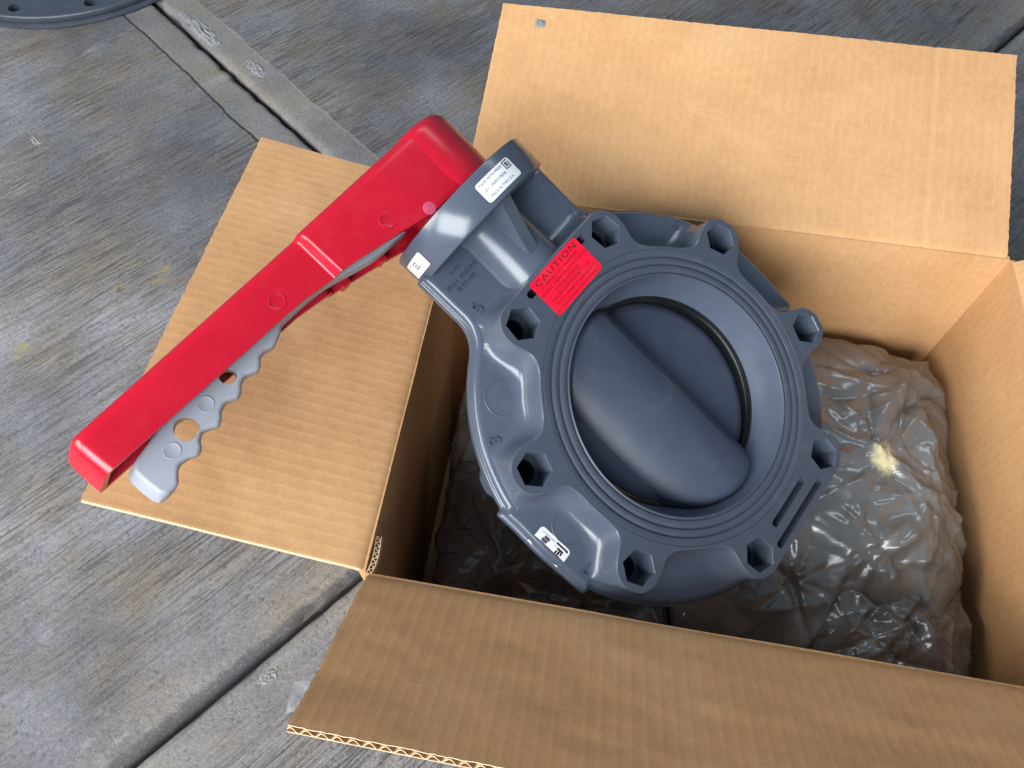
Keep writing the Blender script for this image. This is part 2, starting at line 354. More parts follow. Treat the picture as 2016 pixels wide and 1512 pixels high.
crust(-0.503, 0.818, 0.040, 0.013, 0.0030, 3, -0.67); crust(-0.545, 0.848, 0.022, 0.006, 0.002, 9, -0.67); crust(-0.402, 0.753, 0.026, 0.009, 0.0026, 5, -0.75)
crust(-0.645, 0.562, 0.017, 0.007, 0.0020, 8, -0.5); crust(-0.119, -0.040, 0.012, 0.006, 0.0022, 12, 0.8)

# ------------------------------------------------------------------ cardboard box
box = empty('cardboard_box', (0.222, 0.166, 0)); tag(box, 'open brown corrugated cardboard box holding the grey valve', 'box')
BO = np.array([0.222, 0.166, 0])
FLc, FRc, BRc, BLc = [np.array(p) for p in ((0.0007, 0.0016, H), (0.4548, -0.0017, H), (0.4438, 0.3306, H), (-0.0024, 0.3320, H))]
TH = 0.0042; PITCH = 0.0078
def sheet(name, fn, na, nb, mat, parent, ua, ub, thick, nrm, mats=None):
    """grid fn(a,b) -> points, given thickness along -nrm, closed round the border"""
    a = np.linspace(0, 1, na + 1); b = np.linspace(0, 1, nb + 1); A, B = np.meshgrid(a, b, indexing='ij')
    P = fn(A, B); Q = P - nrm * thick
    n1, n2 = A.shape; idx = np.arange(n1 * n2).reshape(n1, n2); nv = n1 * n2
    v = np.concatenate([P.reshape(-1, 3), Q.reshape(-1, 3)])
    f0 = np.stack([idx[:-1, :-1], idx[1:, :-1], idx[1:, 1:], idx[:-1, 1:]], -1).reshape(-1, 4); f1 = f0[:, ::-1] + nv
    rim = list(idx[:, 0]) + list(idx[-1, 1:]) + list(idx[-2::-1, -1]) + list(idx[0, -2:0:-1])
    fr = [(rim[i], rim[(i + 1) % len(rim)], rim[(i + 1) % len(rim)] + nv, rim[i] + nv) for i in range(len(rim))]
    uv = np.stack([A * ua, B * ub], -1).reshape(-1, 2); uv = np.concatenate([uv, uv])
    faces = [tuple(q) for q in f0] + [tuple(q) for q in f1] + fr
    fm = [0] * (2 * len(f0)) + [0 if (not mats or k < n1 - 1) else 1 for k in range(len(fr))]
    return mesh_obj(name, v - BO, faces, mat, parent, 40, mats, fm, uv)
def flap(P0, P1, Q0, Q1, seed, teeth=False, curl=0.0, rows=60, label=None, crease=None):
    """hinge P0->P1, outer edge Q0->Q1; top face is the inner liner"""
    P0, P1, Q0, Q1 = map(np.array, (P0, P1, Q0, Q1))
    L = np.linalg.norm(P1 - P0); Lb = np.linalg.norm(Q0 - P0)
    nr = np.cross(P1 - P0, Q0 - P0); nr = nr / np.linalg.norm(nr); nr = nr if nr[2] > 0 else -nr
    nfl = int(round(L / PITCH))
    def basis(A, B, off):
        P = (P0 + A[..., None] * (P1 - P0)) * (1 - B[..., None]) + (Q0 + A[..., None] * (Q1 - Q0)) * B[..., None]
        wv = fbm(A * 5 + seed, B * 3, seed, 3) * 0.0035 * np.sin(np.pi * np.clip(B, 0, 1) * 0.8 + 0.1) + curl * B * B
        roll = -0.0018 * np.exp(-B * Lb / 0.0025)
        return P + nr * (wv + roll + off)[..., None]
    ea = (Q1 - Q0) / np.linalg.norm(Q1 - Q0); eb = (Q0 - P0) / Lb
    def top(A, B):
        P = basis(A, B, 0.00002 * np.sin(2 * np.pi * A * nfl) * (0.4 + 0.6 * vnoise(A * 8, B * 5, seed)))
        if crease is not None: P = P - nr * (0.0006 * np.exp(-((A - crease) * L / 0.0016) ** 2) - 0.0003 * np.exp(-((A - crease) * L - 0.004) ** 2 / 0.0025 ** 2))[..., None]
        edge = np.where(A < 1e-6, 1, np.where(A > 1 - 1e-6, -1, 0))
        tj = (np.floor(B * Lb / 0.0011) % 2) * 0.0008 if teeth else (vnoise(B * Lb / 0.0016, A * 0 + 3, seed) * 0.0008)
        P = P + ea * (edge * tj)[..., None]
        out = np.where(B > 1 - 1e-6, 1, 0) * (vnoise(A * L / 0.002, B, seed + 5) * 0.0007)
        return P - eb * out[..., None]
    f = sheet('flap', top, nfl * 4, rows if not teeth else int(Lb / 0.0011), CARD, box, L, Lb, 0.0005, nr, [CARD, CARD_EDGE])
    if label: f['label'] = label
    def bot(A, B): return basis(A, B, -TH + 0.0005)
    ol = sheet('outer_liner', bot, 60, 20, CARD, f, L, Lb, 0.0005, nr, [CARD, CARD_EDGE])
    amp = (TH - 0.0012) / 2
    def med(A, B):
        ph = np.sin(2 * np.pi * (A * nfl + 0.12 * fbm(A * 40, A * 0, seed)))
        ph = np.sign(ph) * np.abs(ph) ** 0.8
        return basis(A, B * 0.998 + 0.0005, -TH / 2 - 0.0002 + amp * ph * (0.78 + 0.22 * vnoise(A * 31, A * 0, seed)))
    fm = sheet('fluted_medium', med, nfl * 12, 3, CARD_EDGE, f, L, Lb, 0.00055, nr, [CARD_EDGE, CARD_EDGE])
    return f
def wall(P0, P1, nrm, seed, bulge):
    nrm = np.array(nrm, float); P0 = np.array(P0); P1 = np.array(P1); L = np.linalg.norm(P1 - P0)
    def fn(A, B):
        P = P0 + A[..., None] * (P1 - P0); P = P.copy(); P[..., 2] = H - 0.0012 - B * (H - 0.0067)
        wv = np.sin(np.pi * A) * np.sin(np.pi * np.clip(B * 0.9, 0, 1)) * bulge + fbm(A * 5, B * 3, seed, 3) * 0.002 * np.sin(np.pi * A)
        return P - nrm * wv[..., None]
    return sheet('wall', fn, 48, 30, CARD, box, L, H, TH, nrm)
wall(FLc, BLc, (1, 0, 0), 1, 0.004); wall(BLc, BRc, (0, -1, 0), 2, 0.003); wall(BRc, FRc, (-1, 0, 0), 3, 0.003); wall(FRc, FLc, (0, 1, 0), 4, 0.003)
def bottom(A, B): return np.stack([-0.003 + A * 0.456, -0.003 + B * 0.338, A * 0 + 0.006], -1)
sheet('base_panel', bottom, 8, 8, CARD, box, 0.45, 0.33, 0.0045, np.array((0, 0, 1.0)), [CARD, CARD_EDGE])
flap(BLc + [0.001, 0.0005, 0], BRc + [-0.002, 0.0005, 0], (0.0049, 0.4976, H + 0.0626), (0.4399, 0.4972, H + 0.0636), 5, label='sunlit rear flap with a crease near its right end and a small torn spot', crease=0.85, rows=70)
flap(FLc + [-0.0005, 0.001, 0], BLc + [-0.0005, -0.002, 0], (-0.1662, 0.0030, H + 0.0484), (-0.1694, 0.3320, H + 0.0330), 7, teeth=True, label='left flap under the red lever, knife-cut serrated front edge')
flap(FLc + [0.002, -0.0005, 0.0005], FRc + [-0.001, -0.0005, 0.0005], (0.0013, -0.0975, H + 0.0765), (0.4560, -0.1010, H + 0.0765), 9, label='shaded front flap showing its open flutes along the cut edge')
flap(FRc + [0.0005, 0.002, 0], BRc + [0.0005, -0.002, 0], (0.610, 0.002, H + 0.058), (0.610, 0.3290, H + 0.060), 13, label='right flap almost wholly outside the picture')
def slit():
    n = 60; q = np.linspace(0, 1, n); y = 0.001 + q * 0.026; x = 0.0030 + 0.0016 * np.sin(np.pi * q ** 0.7); z = H - 0.0008 - 0.004 * q
    V = []; F = []
    def ribbon(xx, t_):
        b0 = len(V)
        for k in range(n): V.extend([(xx[k], y[k], z[k]), (xx[k] + t_, y[k], z[k]), (xx[k] + t_, y[k], z[k] - 0.006), (xx[k], y[k], z[k] - 0.006)])
        for k in range(n - 1):
            for j in range(4): F.append((b0 + 4 * k + j, b0 + 4 * k + (j + 1) % 4, b0 + 4 * k + 4 + (j + 1) % 4, b0 + 4 * k + 4 + j))
    ribbon(x - 0.0021, 0.0005); ribbon(x + 0.0012, 0.0005); ribbon(x - 0.0004 + 0.0012 * np.sin(2 * np.pi * q * 0.034 / PITCH * 1.6), 0.0006)
    o = mesh_obj('cut_edge', np.array(V) - BO, F, CARD_EDGE, box, 40); o['label'] = 'raw fluted edge showing in the slit at the front left corner'
slit()
# torn spot on the rear flap
def spot_patch():
    n = 12; v = []; f = []
    c = np.array((0.0405, 0.4820, H + 0.0571)); ex = np.array((1, 0, 0)); ey = np.array((0, 0.935, 0.354)); ez = np.array((0, -0.354, 0.935))
    for i in range(n):
        for j in range(n):
            a = i / (n - 1) * 2 - 1; b = j / (n - 1) * 2 - 1; r = math.hypot(a, b)
            z = 0.0016 * max(0, 1 - r * r) * (0.2 + 1.6 * float(vnoise(np.array(a * 3 + 9), np.array(b * 3), 6))) - 0.0004
            v.append(c + ex * a * 0.0042 + ey * b * 0.0036 + ez * (z + 0.0006) - BO)
    for i in range(n - 1):
        for j in range(n - 1): f.append((i * n + j, (i + 1) * n + j, (i + 1) * n + j + 1, i * n + j + 1))
    o = mesh_obj('torn_spot', v, f, CRUST, box, 20); o['label'] = 'small torn grey spot near the corner of the rear flap'
spot_patch()
# scrap of clear tape below the front flap corner
def tape_mat():
    m, n, l, b = new_mat('clear_tape'); b.inputs['Base Color'].default_value = (0.75, 0.75, 0.8, 1); b.inputs['Roughness'].default_value = 0.15; b.inputs['Alpha'].default_value = 0.22
    tc = N(n, 'ShaderNodeTexCoord').outputs['Object']; l.new(bump(n, l, noise(n, l, tc, 200, 3), 0.002, 0.6), b.inputs['Normal']); return m
TAPE = tape_mat()
def tape(A, B):
    x = -0.0035 + A * 0.022; y = -0.0915 + B * 0.016 ; z = H + 0.0680 - B * 0.012 + 0.0006 * np.sin(A * 9 + B * 4)
    return np.stack([x - 0.004 * B, y + 0.002 * np.sin(A * 5), z], -1)
o = sheet('tape_strip', tape, 10, 10, TAPE, box, 0.03, 0.03, 0.0001, np.array((0, 0.6, 0.8))); o['label'] = 'scrap of clear tape at the corner of the front flap'

# ------------------------------------------------------------------ packing bags
def creases(x, y, seed, pinch, count, scale=1.0):
    """sharp folds: some radiate from pinch points, the rest lie at random"""
    r = np.random.default_rng(seed); h = np.zeros_like(x); x0, x1, y0, y1 = x.min(), x.max(), y.min(), y.max()
    for k in range(count):
        if pinch and r.uniform() < 0.55:
            px, py, pr = pinch[r.integers(len(pinch))]; an = r.uniform(0, 2 * math.pi); d0 = pr * r.uniform(0.1, 0.9)
            ln = pr * r.uniform(0.35, 1.0); cx, cy = px + math.cos(an) * d0, py + math.sin(an) * d0; an += r.normal(0, 0.18)
        else:
            cx, cy = r.uniform(x0, x1), r.uniform(y0, y1); an = r.choice([0.5, 1.2, 2.2]) + r.normal(0, 0.5); ln = r.uniform(0.018, 0.085) * scale
        wd = r.choice([r.uniform(0.0010, 0.0030), r.uniform(0.003, 0.0075)]) * scale; am = wd * r.uniform(0.5, 1.25) * r.choice([1, 1, -1])
        dx, dy = x - cx, y - cy; u = dx * math.cos(an) + dy * math.sin(an); v = -dx * math.sin(an) + dy * math.cos(an) + 6.0 * r.normal(0, 1) * u * u
        m = np.abs(u) < ln
        if not m.any(): continue
        env = np.where(m, np.cos(np.clip(u / ln, -1, 1) * math.pi / 2), 0)
        asym = np.where(v > 0, wd, wd * r.uniform(0.5, 2.2))
        h += am * env * np.exp(-(np.abs(v) / asym) ** 1.15)
    return h
def pillow(name, cx, cy, rx, ry, z0, hgt, seed, mat, tilt=(0, 0), dip=(), pin=0.5, n=330, pinch=(), count=330, lump=0.016):
    g = np.linspace(-1, 1, n); X, Y = np.meshgrid(g, g, indexing='ij'); rho = np.maximum(np.abs(X), np.abs(Y)); k = 0.38
    sx = X * np.sqrt(1 - k * Y * Y); sy = Y * np.sqrt(1 - k * X * X); nr = np.maximum(rho, 1e-6); dx, dy = sx / nr, sy / nr
    al = rho ** 0.95 * math.radians(112); lat = np.where(al < math.pi / 2, np.sin(al), 1.0 - 0.06 * (al - math.pi / 2)); cz = np.cos(al); zz = np.sign(cz) * np.abs(cz) ** np.where(cz > 0, pin, 0.9)
    wob = 1 + 0.09 * fbm(dx * 2.6 + seed, dy * 2.6, seed, 3)
    px = cx + dx * lat * rx * wob; py = cy + dy * lat * ry * wob; zz = np.where(cz > 0, zz, zz * 1.6); pz = z0 + hgt * zz + tilt[0] * (px - cx) + tilt[1] * (py - cy)
    qx, qy = px + dx * (1 - np.clip(zz, -1, 1)) * 0.03, py + dy * (1 - np.clip(zz, -1, 1)) * 0.03      # flattened film coordinates
    for (ddx, ddy, dr, dh) in dip: pz = pz + dh * np.exp(-((px - ddx) ** 2 + (py - ddy) ** 2) / dr ** 2)
    c = fbm(qx * 20, qy * 20, seed, 3) * lump * 1.0 + creases(qx, qy, seed, list(pinch), count) + creases(qx, qy, seed + 9, [], count, 0.4) * 0.6
    c = c + np.abs(fbm(qx * 30 + 3, qy * 30, seed + 3, 2)) * -0.003
    c = c * 0.72
    w = np.clip(zz, 0, 1); pz = pz + c * (0.35 + 0.65 * w); px = px + c * dx * lat * (1 - 0.6 * w) * 1.2; py = py + c * dy * lat * (1 - 0.6 * w) * 1.2
    px = np.clip(px, 0.003, 0.4400); py = np.clip(py, 0.005, 0.3262)
    idx = np.arange(n * n).reshape(n, n); f = np.stack([idx[:-1, :-1], idx[1:, :-1], idx[1:, 1:], idx[:-1, 1:]], -1).reshape(-1, 4)
    org = np.array((cx, cy, 0.007))
    o = mesh_obj(name, np.stack([px, py, pz], -1).reshape(-1, 3) - org, [tuple(q) for q in f], mat, None, 70, None, None, np.stack([qx, qy], -1).reshape(-1, 2)); o.location = org; return o
bagR = pillow('packing_bag', 0.326, 0.170, 0.122, 0.156, 0.075, 0.092, 21, FILM, (0.02, 0.02), [(0.378, 0.03, 0.05, -0.030), (0.25, 0.02, 0.05, -0.03)], pinch=[(0.366, 0.182, 0.07), (0.405, 0.150, 0.06), (0.36, 0.10, 0.07), (0.30, 0.07, 0.06), (0.39, 0.25, 0.06)], count=260)
tag(bagR, 'crumpled glossy grey-brown plastic packing bag filling the right side of the box', 'packing bag')
bagL = pillow('packing_bag', 0.122, 0.150, 0.108, 0.145, 0.050, 0.085, 33, FILM_P, (-0.08, -0.05), n=280, pinch=[(0.05, 0.15, 0.06), (0.08, 0.05, 0.06), (0.15, 0.03, 0.05)], count=240)
tag(bagL, 'dark printed plastic packing bag in the shade along the left wall', 'packing bag')
bagF = pillow('packing_bag', 0.378, 0.050, 0.070, 0.046, 0.060, 0.085, 47, FILM_F, n=200, pinch=[(0.38, 0.05, 0.05), (0.34, 0.04, 0.04)], count=200, lump=0.012)
tag(bagF, 'small crumpled fold of plastic packing bag in the front right corner of the box', 'packing bag')

# ------------------------------------------------------------------ butterfly valve (local u, v, n in mm)
VM = Matrix(((0.473096, -0.792788, 0.383907, 0.18747), (0.879973, 0.406969, -0.244145, 0.14819), (0.037351, 0.453419, 0.890536, H + 0.02826), (0, 0, 0, 1)))
valve = empty('butterfly_valve', mat=VM); tag(valve, 'grey plastic butterfly valve with a red lever handle, lying tilted in the box', 'valve')
NC = -32.0
LUG = [math.radians(67.5 - 45 * i) for i in range(8)]
def smin(a, b, k):
    h = np.clip(0.5 + 0.5 * (b - a) / k, 0, 1); return b * (1 - h) + a * h - k * h * (1 - h)
def sdf_ring(x, y):
    d = np.hypot(x, y) - 103.6
    for a in LUG: d = smin(d, np.hypot(x - 120.65 * math.cos(a), y - 120.65 * math.sin(a)) - 15.6, 25.0)
    for sg in (1, -1):
        qx = np.abs(x) - 46.0; qy = np.abs(y * sg - 100.0) - 27.0
        bx = np.hypot(np.maximum(qx, 0), np.maximum(qy, 0)) + np.minimum(np.maximum(qx, qy), 0); d = np.minimum(d, bx)
    return d
def sdf_web(x, y):
    d = np.hypot(x, y) - 140.2
    qx = np.abs(x) - 138.6; qy = np.abs(y) - 37.0
    d = smin(d, np.hypot(np.maximum(qx, 0), np.maximum(qy, 0)) + np.minimum(np.maximum(qx, qy), 0) - 0.6, 1.5)
    qx = np.abs(x) - 61.0; qy = np.abs(y - 90.0) - 86.0
    return smin(d, np.hypot(np.maximum(qx, 0), np.maximum(qy, 0)) + np.minimum(np.maximum(qx, qy), 0) - 1.0, 14.0)
NT = 1080; TH_A = np.linspace(0, 2 * math.pi, NT, endpoint=False)
def levelset(sdf, off):
    ct, st = np.cos(TH_A), np.sin(TH_A); hi = np.full(NT, 240.0)
    # march inwards to first crossing
    r = hi.copy(); found = np.zeros(NT, bool)
    for k in range(400):
        d = sdf(r * ct, r * st) - off; step = np.where(d > 0.02, np.maximum(d * 0.6, 0.01), 0); r = r - step
    return r
def ringpts(r, n): return [(r[i] * math.cos(TH_A[i]), r[i] * math.sin(TH_A[i]), n) for i in range(NT)]
mb = MB()
r_in = levelset(sdf_ring, -0.6); r_web_lim = levelset(sdf_web, -4.6)
wall_prof = [(-0.6, 0.0), (-0.25, -0.12), (0.0, -0.5), (0.35, -4), (0.8, -9), (1.35, -14), (1.9, -16.6), (2.9, -19.2), (4.3, -21.3), (6.2, -22.8), (8.4, -23.6), (10.5, -24.0)]
RR = []
for off, n in wall_prof:
    r = levelset(sdf_ring, off)
    RR.append(ringpts(np.minimum(r, r_web_lim - 0.02 * (11 - len(RR))), n))
rim_prof = [(-4.6, -24.0), (-3.4, -24.15), (-2.2, -24.7), (-1.2, -25.6), (-0.55, -26.8), (-0.35, -28.2), (0.1, -28.6), (0.9, -28.75), (1.4, -29.2), (1.5, -30.0), (1.5, -32.0)]
for off, n in rim_prof: RR.append(ringpts(levelset(sdf_web, off), n))
mb.rings(RR, True, m=0)
mb.rings([[(x, y, 2 * NC - n) for x, y, n in ring] for ring in RR[:-1]] + [RR[-1]], True, m=0)
# front face with hexagonal nut recesses and slots
def hexloop(a, R=12.0):
    return [(120.65 * math.cos(a) + R * math.cos(a + math.radians(30 + 60 * k)), 120.65 * math.sin(a) + R * math.sin(a + math.radians(30 + 60 * k))) for k in range(6)]
def slotloop(x0, x1, y, w, n=8):
    return [(x1 + w * math.cos(t), y + w * math.sin(t)) for t in np.linspace(-math.pi / 2, math.pi / 2, n)] + [(x0 + w * math.cos(t), y + w * math.sin(t)) for t in np.linspace(math.pi / 2, 1.5 * math.pi, n)]
slots = [slotloop(-21, 18, -108.6, 2.6), slotloop(-30, 27.5, -120.0, 2.6), slotloop(-28, 29.5, 120.2, 2.6)]
nb = 240; R_FACE = 102.4
inner = [(R_FACE * math.cos(2 * math.pi * j / nb), R_FACE * math.sin(2 * math.pi * j / nb)) for j in range(nb)]
outer = [(p[0], p[1]) for p in RR[0]]
holes = [hexloop(a) for a in LUG] + slots
v2, f2 = fill2d(outer, [inner] + holes)
mb.add([(p[0], p[1], 0) for p in v2], f2, 1)
for hlp in holes[:8]:
    c = np.mean(hlp, axis=0); hb = [tuple(c + (np.array(p) - c) * 0.985) for p in hlp]
    ch = [tuple(c + (np.array(p) - c) * 0.978) for p in hlp]
    mb.rings([[(p[0], p[1], 0) for p in hlp], [(p[0], p[1], -0.3) for p in ch], [(p[0], p[1], -21) for p in hb]], True, m=0)
    v3, f3 = fill2d(hb, [[(c[0] + 8.2 * math.cos(t), c[1] + 8.2 * math.sin(t)) for t in np.linspace(0, 2 * math.pi, 24, endpoint=False)]])
    mb.add([(p[0], p[1], -21) for p in v3], f3, 0); mb.lathe([(8.2, -21), (8.2, -63.5)], c, 24, m=0)
for s_ in slots:
    c = np.mean(s_, axis=0); w2 = [((p[0] - c[0]) * 0.985 + c[0], (p[1] - c[1]) * 0.88 + c[1]) for p in s_]
    mb.rings([[(p[0], p[1], 0) for p in s_], [(p[0], p[1], -8.5) for p in w2], [(c[0] + (p[0] - c[0]) * 0.97, c[1] + (p[1] - c[1]) * 0.2, -9.6) for p in s_]], True, cap1=True, m=1)
# sealing serrations, bore
mb.lathe([(R_FACE, 0), (101.9, 0), (101.6, -0.45), (101.3, 0), (97.2, 0), (96.7, -0.25), (96.2, -1.3), (95.5, -1.3), (95.0, -0.3), (94.4, 0.0), (91.8, 0), (91.2, -0.3), (90.8, -1.3), (90.1, -1.3), (89.6, -0.3), (89.0, 0), (86.2, 0), (85.4, -0.3), (85.0, -1.1), (84.6, -1.1), (84.1, -0.4), (83.5, -0.1), (83.0, -0.3), (82.7, -0.9)], n=nb, m=1)
mb.lathe([(82.7, -0.9), (82.5, -3), (82.0, -8), (80.8, -14), (79.0, -19), (76.6, -24), (75.0, -27.6)], n=nb, m=2)
mb.lathe([(75.0, -40.0), (79, -46), (82.4, -60), (82.7, -64)], n=96, m=2)
v2, f2 = fill2d([(p[0], p[1]) for p in ringpts(r_in, 0)][::2], [[(82.7 * math.cos(2 * math.pi * j / 96), 82.7 * math.sin(2 * math.pi * j / 96)) for j in range(96)]])
mb.add([(p[0], p[1], -64) for p in v2], f2, 1)
# stem boss with rib, neck details
mb.lathe([(26.5, 104), (26.5, 130), (25.6, 170), (27.5, 174.5)], (0, NC), 72, 'v', m=0)
rib = [(-5.2, 6.2)]
def ribbox():
    top = 174.5; v = []; f = []
    prof = [(top, 15.0), (168, 11.5), (150, 0.5), (140, -4.2), (136, -7.5)]
    for vv, nn in prof:
        w_ = 5.0 if vv > 139 else 1.5
        v += [(-w_ - 1.8, vv, -20), (-w_, vv, nn - 0.8), (-w_ + 0.8, vv, nn), (w_ - 0.8, vv, nn), (w_, vv, nn - 0.8), (w_ + 1.8, vv, -20)]
    for i in range(len(prof) - 1):
        for j in range(5): f.append((i * 6 + j, i * 6 + j + 1, i * 6 + 7 + j, i * 6 + 6 + j))
    mb.add(v, f, 0)
ribbox()
for (v0, v1) in ((155.5, 149.3), (140.9, 133.9)): mb.box((52.0, v1, -25), (53.2, v0, -23.3), 0)
body = mb.build('body', [PVC, PVC_FACE, PVC_BORE], valve, 32)
# moulded marks
def raised(s, u, v, n, size, ang, h=1.3, spacing=1.0, name='raised_number'):
    tv, tf = text_mesh(s, size, h, spacing, res=4)
    ca, sa = math.cos(ang), math.sin(ang); q = MB()
    q.add([(u + x * ca - y * sa, v + x * sa + y * ca, n + z) for x, y, z in tv], tf); return q.build(name, PVC, body, 30)
raised('5', -50.9, 138.0, -24, 12.5, math.radians(20)); raised('3', -108.5, 72.5, -24, 12.5, math.radians(54)); raised('7', -128.5, -26.5, -24, 12, math.radians(104)); raised('8', 110.9, 73.5, -24, 12.5, math.radians(-56))
raised('05101', -42.6, 166.5, -24, 3.6, 0, 0.6, 1.15, 'raised_lettering'); raised('BOLT TORQUE', -42.0, 160.4, -24, 4.2, 0, 0.75, 1.05, 'raised_lettering'); raised('40 FT-LBS', -43.2, 155.6, -24, 4.2, 0, 0.75, 1.05, 'raised_lettering')
for (u, v) in ((-83.5, 87.0), (-115.5, -1.0)):
    q = MB(); q.lathe([(11.6, -23.98), (11.75, -23.75), (12.1, -23.7), (12.35, -23.98)], (u, v), 64); o = q.build('ejector_mark', PVC, body, 60)
# rubber seat and disc
q = MB(); q.lathe([(76.2, -26.6), (75.0, -26.4), (74.0, -26.9), (73.6, -27.8), (73.9, -28.8), (73.2, -29.2), (72.6, -30.4), (72.4, -33), (72.6, -40), (75.6, -41)], n=160); q.build('seat', RUBBER, valve)
def disc():
    q = MB(); TH_D = math.radians(4.5); ct, st = math.cos(TH_D), math.sin(TH_D)
    def put(x, v_, h): return (x * ct + h * st, v_, NC - x * st + h * ct)      # the disc stands a few degrees open
    n1, n2 = 60, 120; b0 = []
    for sgn in (1, -1):
        v = []; f = []
        for i in range(n1 + 1):
            for j in range(n2):
                r = 72.2 * (i / n1); a = 2 * math.pi * j / n2
                v.append(put(r * math.cos(a), r * math.sin(a), sgn * (3.6 - 2.2 * max(0, (r - 65) / 6.6) ** 2)))
        for i in range(n1):
            for j in range(n2):
                k = (j + 1) % n2; f.append((i * n2 + j, i * n2 + k, (i + 1) * n2 + k, (i + 1) * n2 + j))
        q.add(v, f)
    # thick rounded barrel round the shaft, with a chamfered shoulder on the right
    R = []; RB, HC, X0 = 58.0, 22.5, -14.0
    rb = lambda n_: float(np.interp(-n_, [0.9, 3, 8, 14, 19, 24, 27.6, 60], [82.7, 82.5, 82.0, 80.8, 79.0, 76.6, 75.0, 74.0])) - 1.8
    for x in list(np.linspace(-61, 6, 64)) + list(np.linspace(6.4, 17.2, 26)):
        h = HC - RB + math.sqrt(max(0.0, RB ** 2 - (x - X0) ** 2))
        if x > 6: h -= 0.36 * (x - 6)
        if x > 14.5: h -= 13.0 * (1 - math.sqrt(max(0.0, 1 - ((x - 14.5) / 2.71) ** 2)))
        h = max(h, 1.5); uu, _, nn = put(x, 0, h); vm = math.sqrt(max(0.0, rb(nn) ** 2 - uu * uu)); ring = []
        for t in np.sin(np.linspace(-math.pi / 2, math.pi / 2, 81)):
            vv = t * vm; e = max(0.0, (abs(vv) - (vm - 7.0)) / 7.0); drop = 6.0 * (1 - math.sqrt(max(0.0, 1 - e * e)))
            ring.append(put(x, vv, max(h - drop, 0.0)))
        R.append(ring)
    R.append([put(17.4, p[1], 0.0) for p in R[-1]])
    q.rings(R, False)
    return q.build('disc', PVC_DISC, valve, 38)
disc()
# top flange
q = MB()
q.lathe([(24, 173.8), (55.5, 173.8), (56.8, 174.3), (57.3, 175.4), (57.5, 186), (57.5, 196.6), (57.1, 197.6), (56.2, 198.0), (52.0, 198.0), (51.5, 196.5), (30, 196.5)], (0, NC), 140, 'v', cap1=True)
q.build('top_flange', PVC, valve, 32)
# lever handle
def lerp(x, xs, ys): return float(np.interp(x, xs, ys))
def handle():
    st = list(np.linspace(-4, -96, 24)) + list(np.linspace(-98, -114, 17)) + list(np.linspace(-118, -262, 30))
    E_R = 6.5; ends = [(-278 + E_R) - E_R * math.sin(t) for t in np.linspace(0, math.pi / 2, 8)]
    R = []
    def nf(u):
        s_ = min(1, max(0, (-102.0 - u) / 5.5)); s_ = s_ * s_ * (3 - 2 * s_)
        return (lerp(-u, [0, 8, 40, 100], [0.2, 0.2, -0.6, -4.5]) if u > -100 else -4.5) - s_ * 7.0 - max(0, (-115 - u)) * 0.012
    def vb(u): return lerp(-u, [0, 36, 60, 92, 105, 130, 275], [200.2, 200.2, 205.5, 211.5, 213.5, 216.8, 220.5])
    vt = 247.5
    for k, u in enumerate(st + ends):
        sh = 0.0
        if u in ends and k >= len(st): sh = E_R * (1 - math.cos(math.pi / 2 * (k - len(st)) / 7))
        f_ = nf(u) - sh; b_ = 2 * NC - nf(u) + sh; top = vt - sh; bot = vb(u); rr = 8.5 - sh * 0.3; ring = []
        pts = [(f_, bot), (f_, bot + 0.6 * (top - rr - bot)), (f_, top - rr)]
        pts += [(f_ - rr + rr * math.cos(t), top - rr + rr * math.sin(t)) for t in np.linspace(0.2, math.pi / 2, 8)]
        pts += [(b_ + rr + rr * math.cos(t), top - rr + rr * math.sin(t)) for t in np.linspace(math.pi / 2, math.pi - 0.2, 8)]
        pts += [(b_, top - rr), (b_, bot)]
        slant = max(0, min(1, (-235 - u) / 40.0))
        for n_, v_ in pts: ring.append((u + slant * ((n_ - NC) * 0.30), v_, n_))
        R.append(ring)
    n = len(R[0]); v = [p for r in R for p in r]; f = []
    for i in range(len(R) - 1):
        for j in range(n - 1): f.append((i * n + j, i * n + j + 1, (i + 1) * n + j + 1, (i + 1) * n + j))
    f.append(tuple((len(R) - 1) * n + j for j in range(n)))
    me = bpy.data.meshes.new('handle'); me.from_pydata([tuple(np.array(p) * 0.001) for p in v], [], f); me.materials.append(RED)
    finish(me, 45); o = link(bpy.data.objects.new('handle', me), valve)
    md = o.modifiers.new('shell', 'SOLIDIFY'); md.thickness = 0.0042; md.offset = -1; md.use_even_offset = True
    bv = o.modifiers.new('edge', 'BEVEL'); bv.width = 0.0016; bv.segments = 3; bv.limit_method = 'ANGLE'; bv.angle_limit = math.radians(55)
    dg = bpy.context.evaluated_depsgraph_get(); me2 = bpy.data.meshes.new_from_object(o.evaluated_get(dg)); o.modifiers.clear(); o.data = me2
    finish(me2, 45); return o, nf
hnd, NF = handle()
q = MB(); q.lathe([(20, 199.6), (32.0, 199.6), (33.2, 200.6), (33.6, 215), (33.2, 240), (32.6, 243.5), (30.6, 246.6), (27.5, 248.2), (20, 248.8), (6, 249.0)], (0, NC), 110, 'v', cap1=True)
q.build('lever_hub', RED, hnd, 32)
for (u, v) in ((-141.5, 226.5), (-59.5, 216.0)):
    n0 = NF(u); q = MB(); q.lathe([(5.4, n0 - 0.3), (5.2, n0 + 0.25), (4.9, n0 + 0.35), (4.5, n0 + 0.3), (4.0, n0 + 0.05), (3.9, n0 + 0.02)], (u, v), 40, cap1=True); q.build('moulded_ring', RED, hnd, 50)
